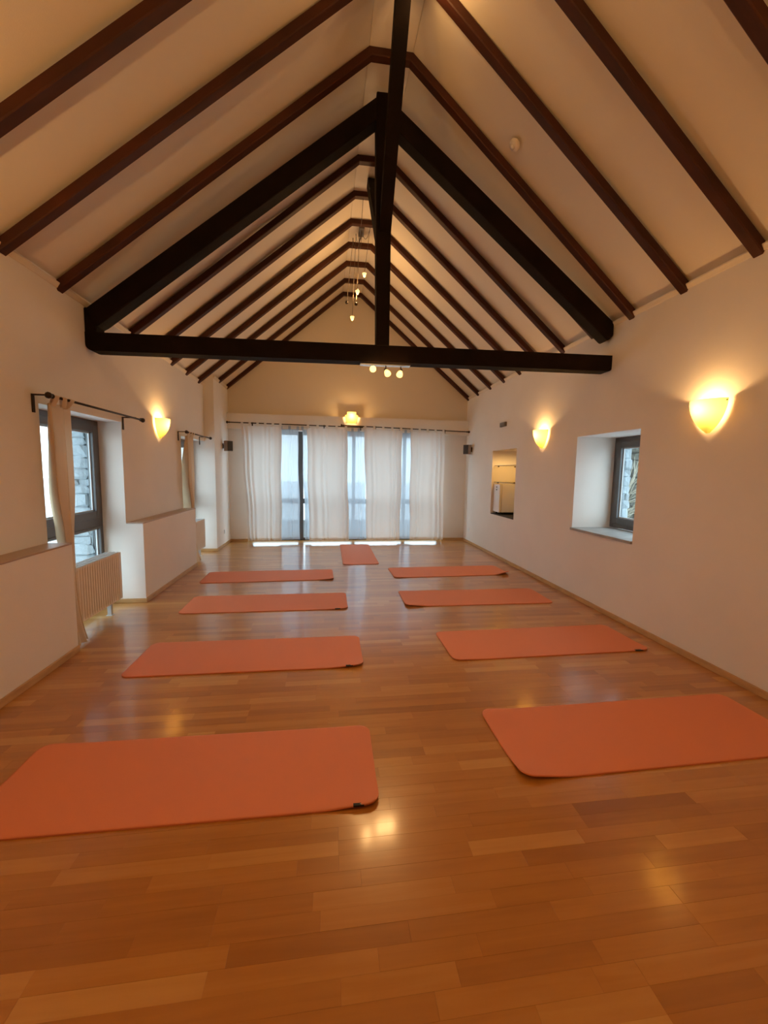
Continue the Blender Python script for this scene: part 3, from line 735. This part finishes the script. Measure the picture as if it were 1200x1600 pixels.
# narrow curtains drawn to one side at the left windows: they hang in the recess beside the low wall
def side_curtain(label, y0, y1, yb0, yb1, seed):
    rnd = random.Random(seed); ph = [rnd.uniform(0, 6.3) for _ in range(3)]
    t = thing('side_curtain', (XRD, (y0+y1)/2, .02), label, 'curtain', 'narrow curtains at the left windows')
    def fn(u, v):
        z = .018 + (ZR1-.05-.018)*v
        k = max(0, min(1, (1.40 - z)/.5)); k = k*k*(3-2*k)              # pinched to clear the low wall
        a0 = y0*(1-k) + yb0*k; b0 = y1*(1-k) + (yb0+.13)*k
        q = max(0, (.55 - z)/.55); b0 += (yb1-y1)*q*q; a0 += .05*q
        amp = .026*(1-.3*v); fold = amp*math.sin(2*PI*2.6*u+ph[0]+.7*v) + .010*math.sin(2*PI*1.3*u+ph[1])
        xf = XRD - .030 + .035*q*q
        if u < .3:                                                      # the back edge is drawn round into the recess, to the window
            w = u/.3; m_ = min(1, max(0, (2.0 - z)/.75)) * min(1, max(0, (z - .72)/.2)); xb = xf - .03 - .24*m_; yb = a0 + .02 + .33*m_
            return (xb + (xf-xb)*w + fold*w, yb + (a0-yb)*w + .010*math.sin(7*w+ph[2]), z)
        return (xf + fold, a0 + (b0-a0)*(u-.3)/.7, z)
    obj('cloth', MB().grid(fn, 44, 36), M['sidecloth'], t)
    for k in range(3):
        u = .36 + .28*k; f = fn(u, 1); hw = .028; pts = [(f[0]+.006, f[2]-.02)]
        for i in range(9):
            a = PI*i/8; pts.append((XRD + .0145*math.cos(a), ZR1 + .0145*math.sin(a)))
        pts.append((f[0]-.006, f[2]-.02)); vs = []
        for q in pts: vs += [(q[0], f[1]-hw, q[1]), (q[0], f[1]+hw, q[1])]
        obj('tab', MB().add(vs, [(2*i, 2*i+1, 2*i+3, 2*i+2) for i in range(len(pts)-1)], 0, True), M['sidecloth'], t)
side_curtain('narrow beige curtain hanging to the floor at the near left window', 3.575, 3.815, 3.635, 3.885, 11)
side_curtain('narrow beige curtain hanging to the floor at the far left window', 6.66, 6.92, 6.76, 7.10, 12)

# ---------------------------------------------------------------- radiators
def radiator(y0, y1, label):
    t = thing('radiator', (-2.29, (y0+y1)/2, 0), label, 'radiator', 'panel radiators under the left windows')
    z0, z1, xf, xb = .15, .655, -2.225, -2.375
    mb = MB(); n = int((y1-y0-.08)/.0385); ys = []
    pts = [(xf-.003, y0), (xf, y0+.003), (xf, y0+.04)]
    p = (y1-y0-.08)/n
    for i in range(n):
        b = y0+.04+i*p; pts += [(xf, b+p*.15), (xf-.009, b+p*.3), (xf-.009, b+p*.55), (xf, b+p*.7)]
    pts += [(xf, y1-.003), (xf-.003, y1)]
    vs = []; 
    for x, y in pts: vs += [(x, y, z0), (x, y, z0+.035), (x, y, z1-.035), (x, y, z1)]
    for k in range(len(pts)):                       # the flutes fade out before the flat top and bottom bands
        for j in (0, 3): vs[4*k+j] = (xf if 0 < k < len(pts)-1 else xf-.003, vs[4*k+j][1], vs[4*k+j][2])
    fs = [(4*i+j, 4*(i+1)+j, 4*(i+1)+j+1, 4*i+j+1) for i in range(len(pts)-1) for j in range(3)]
    mb.add(vs, fs); obj('front_panel', mb, M['radiator'], t)
    obj('back_panel', MB().bbox((xb, y0, z0), (xb+.02, y1, z1-.01), .004), M['radiator'], t)
    for a, b in ((y0, y0+.012), (y1-.012, y1)): obj('side_cover', MB().bbox((xb, a, z0+.01), (xf-.004, b, z1-.004), .003), M['radiator'], t)
    g_ = MB(); g_.box((xb+.004, y0+.01, z1-.012), (xf-.004, y1-.01, z1-.006))
    for k in range(4): x = xb+.012+k*.037; g_.box((x, y0+.01, z1-.006), (x+.012, y1-.01, z1+.003))
    obj('top_grille', g_, M['bead'], t)
    for y in (y0+.07, y1-.13):
        l_ = MB(); l_.bbox((-2.315, y-.016, .0), (-2.275, y+.016, z0+.02), .003); l_.bbox((-2.325, y-.028, 0), (-2.265, y+.028, .006), .002)
        obj('foot', l_, M['bead'], t)
    return t
radiator(3.76, 4.62, 'white ribbed panel radiator on a foot below the near left window')
radiator(7.05, 7.60, 'white panel radiator mostly hidden behind the far left curtain')

# ---------------------------------------------------------------- loudspeakers
def loudspeaker(x, sgn, y, z, label):
    t = thing('loudspeaker', (x, y, z), label, 'speaker', 'small wall speakers either side of the far curtains')
    R_ = Matrix.Rotation(sgn*math.radians(-38), 4, 'Z')
    def place(mb):
        mb.v = [tuple(Vector((x+sgn*.105, y, z)) + (R_ @ Vector(p)).to_3d()) for p in mb.v]; return mb
    D, Wd, H = .05, .068, .102
    obj('cabinet', place(MB().bbox((-D if sgn > 0 else -D, -Wd, -H), (D, Wd, H), .006)), M['speaker_side'], t)
    g0 = (D, -Wd+.006, -H+.006) if sgn > 0 else (-D-.008, -Wd+.006, -H+.006); g1 = (D+.008, Wd-.006, H-.006) if sgn > 0 else (-D, Wd-.006, H-.006)
    obj('grille', place(MB().bbox(g0, g1, .004)), M['grille'], t)
    b = MB(); b.bbox((min(x, x+sgn*.012), y-.03, z-.05), (max(x, x+sgn*.012), y+.03, z+.05), .003); b.tube([(x+sgn*.01, y, z), (x+sgn*.06, y, z)], .012, 8)
    obj('bracket', b, M['iron'], t)
loudspeaker(XLL, 1, 8.50, 2.01, 'small dark wall speaker on the left corner pier beside the curtains')
loudspeaker(XR, -1, 8.60, 2.06, 'small dark wall speaker on the right wall beside the curtains')

# grey box above the niche
t = thing('sensor_box', (XR, 6.97, 2.42), 'small flat grey box on the right wall above the niche', 'wall box')
obj('housing', MB().bbox((XR-.035, 6.86, 2.385), (XR, 7.09, 2.462), .005), M['grey_box'], t)
obj('cover', MB().bbox((XR-.041, 6.875, 2.395), (XR-.034, 7.075, 2.452), .003), M['grey_box'], t)

# sockets
def socket(x, sgn, y, z, label):
    t = thing('wall_socket', (x, y, z), label, 'socket', 'white wall sockets near the far corners')
    a, b = sorted((x, x+sgn*.010)); obj('cover_frame', MB().bbox((a, y-.04, z-.04), (b, y+.04, z+.04), .003), M['white_plastic'], t)
    obj('socket_well', MB().lathe([(.022, .0105), (.019, .006), (.0001, .006)], (x, y, z), 14, (sgn, 0, 0)), mat('socket_grey', (.30, .28, .26), .5), t)
socket(XLL, 1, 8.48, .29, 'small white socket low on the left corner pier'); socket(XR, -1, 8.60, .29, 'small white socket low on the right wall near the corner')

# ---------------------------------------------------------------- niche: shelves, refrigerator, downlight
def shelf(z, label):
    t = thing('glass_shelf', (3.4, 6.93, z), label, 'shelf', 'glass shelves in the wall niche')
    obj('glass_pane', MB().bbox((3.13, NI[0]+.004, z), (3.60, NI[1]-.004, z+.010), .002), M['shelf_glass'], t)
    obj('front_edge', MB().box((3.124, NI[0]+.004, z), (3.13, NI[1]-.004, z+.010)), mat('dark_glass_edge', (.16, .11, .05), .3), t)
    for yy in (NI[0], NI[1]-.03):
        for xx in (3.19, 3.52): obj('shelf_pin', MB().bbox((xx, yy, z-.018), (xx+.022, yy+.03, z), .003), M['iron'], t)
shelf(1.695, 'upper glass shelf in the lit wall niche'); shelf(1.385, 'lower glass shelf in the niche, just above the refrigerator')
obj_ = tag(obj('niche_sheet', MB().bbox((XR+.004, NI[0]+.01, NI[2]), (3.6, NI[1]-.01, NI[2]+.014), .004), M['dark_floor']), 'flat black sheet on the niche floor under the refrigerator', 'mat')  # thin black slab covering the niche floor
t = thing('mini_fridge', (3.34, 7.27, NI[2]+.014), 'small white refrigerator standing in the wall niche', 'refrigerator')
fz0, fz1 = NI[2]+.052, 1.352; fy0, fy1 = 7.13, 7.405
obj('body', MB().bbox((3.165, fy0, fz0), (3.58, fy1, fz1), .006), M['fridge'], t)
d_ = obj('door', MB().bbox((3.118, fy0, fz0), (3.160, fy1, fz1), .006), M['fridge'], t)
for z in (1.30, 1.252): obj('door_latch', MB().bbox((3.108, 7.245, z-.012), (3.119, 7.275, z+.012), .002), M['grey_box'], d_)
for xx in (3.15, 3.53):
    for yy in (fy0+.03, fy1-.05): obj('foot', MB().lathe([(.016, 0), (.014, .04)], (xx+.02, yy, NI[2]+.014), 10), M['black'], t)
t = thing('niche_downlight', (3.20, 6.88, NI[3]), 'small recessed spotlight in the top of the wall niche', 'ceiling lamp')
obj('trim_ring', MB().lathe([(.045, 0), (.045, .006), (.032, .008), (.030, .002)], (3.20, 6.88, NI[3]), 18, (0,0,-1)), M['steel'], t)
obj('lens', MB().lathe([(.030, .003), (.0001, .003)], (3.20, 6.88, NI[3]), 16, (0,0,-1)), mat('lit_lens', (1, .9, .7), .4, emit=((1., .66, .25), 14)), t)
lamp('spot_light', t, (3.26, 6.80, NI[3]-.03), 16.0, kind='SPOT', radius=.02, aim=(.0, .25, -1), cone=2.7, blend=.6, color=(1., .60, .20))

# ---------------------------------------------------------------- outdoors
struct('ground', MB().box((-40, -20, -.6), (40, 60, -.16)), M['paving'])
tag(obj('terrace_wall', MB().bbox((-6, 10.3, -.2), (8, 10.5, .30), .01), M['render']), 'low grey wall on the terrace outside the far glazing', 'wall')
# neighbouring house beyond the left windows
t = thing('neighbour_house', (-10, 17, -.16), 'brick neighbouring house seen through the left window', 'house')
obj('wall', MB().box((-9.3, 15, -.16), (-5.2, 23, 4.6)), M['brick'], t)
mb = MB(); mb.prism([(-9.6, 4.6), (-4.9, 4.6), (-7.25, 7.2)], 14.7, 23.3); obj('roof', mb, M['rooftile'], t)
for x in (-8.6, -7.0):
    f_ = obj('window', MB().bbox((x, 14.93, 1.0), (x+.9, 15.0, 2.4), .01), M['bead'], t); obj('pane', MB().box((x+.08, 14.915, 1.08), (x+.82, 14.93, 2.32)), M['frame'], f_)
# mossy dry-stone wall and bare shrub beyond the right window
t = thing('garden_wall', (7.05, 8.8, -.16), 'mossy dark rubble wall outside the right window', 'wall')
obj('core', MB().box((7.05, 7.3, -.16), (7.3, 11, 2.75)), M['moss'], t)
rnd = random.Random(4); z = .2
while z < 2.65:
    h = rnd.uniform(.12, .22); y = 7.4
    while y < 10.8:
        w = rnd.uniform(.18, .36); bm = bmesh.new(); bmesh.ops.create_cube(bm, size=1); bmesh.ops.bevel(bm, geom=bm.edges[:], offset=.2, segments=1, affect='EDGES')
        for v in bm.verts: v.co = Vector((7.03 + (v.co.x + rnd.uniform(-.1,.1))*.2, y + w/2 + (v.co.y + rnd.uniform(-.06,.06))*w*.97, z + h/2 + (v.co.z + rnd.uniform(-.06,.06))*h*.97))
        bm.verts.index_update(); m_ = MB().add([v.co[:] for v in bm.verts], [[v.index for v in f.verts] for f in bm.faces]); bm.free(); obj('stone', m_, M['moss'], t); y += w
    z += h
t = thing('bare_shrub', (5.4, 6.8, -.16), 'pale leafless shrub in front of the mossy wall outside', 'shrub')
tr_ = obj('stem', MB().tube([(5.4, 6.8, -.16), (5.43, 6.82, .6), (5.37, 6.8, 1.2)], [.05, .035, .025], 7), M['twig'], t)
for k in range(60):
    a = rnd.uniform(0, 2*PI); z = rnd.uniform(.5, 1.25); L_ = rnd.uniform(.5, 1.2); el = rnd.uniform(.1, 1.1)
    p0 = Vector((5.4, 6.8, z)); d = Vector((math.cos(a)*math.cos(el)*.45, math.sin(a)*math.cos(el), math.sin(el)))
    p1 = p0 + d*L_*.5 + Vector((rnd.uniform(-.08,.08), rnd.uniform(-.08,.08), 0)); p2 = p1 + d*L_*.5 + Vector((0, rnd.uniform(-.15,.15), rnd.uniform(-.15, .1)))
    obj('branch', MB().tube([p0, p1, p2], [.012, .008, .003], 4), M['twig'], t)
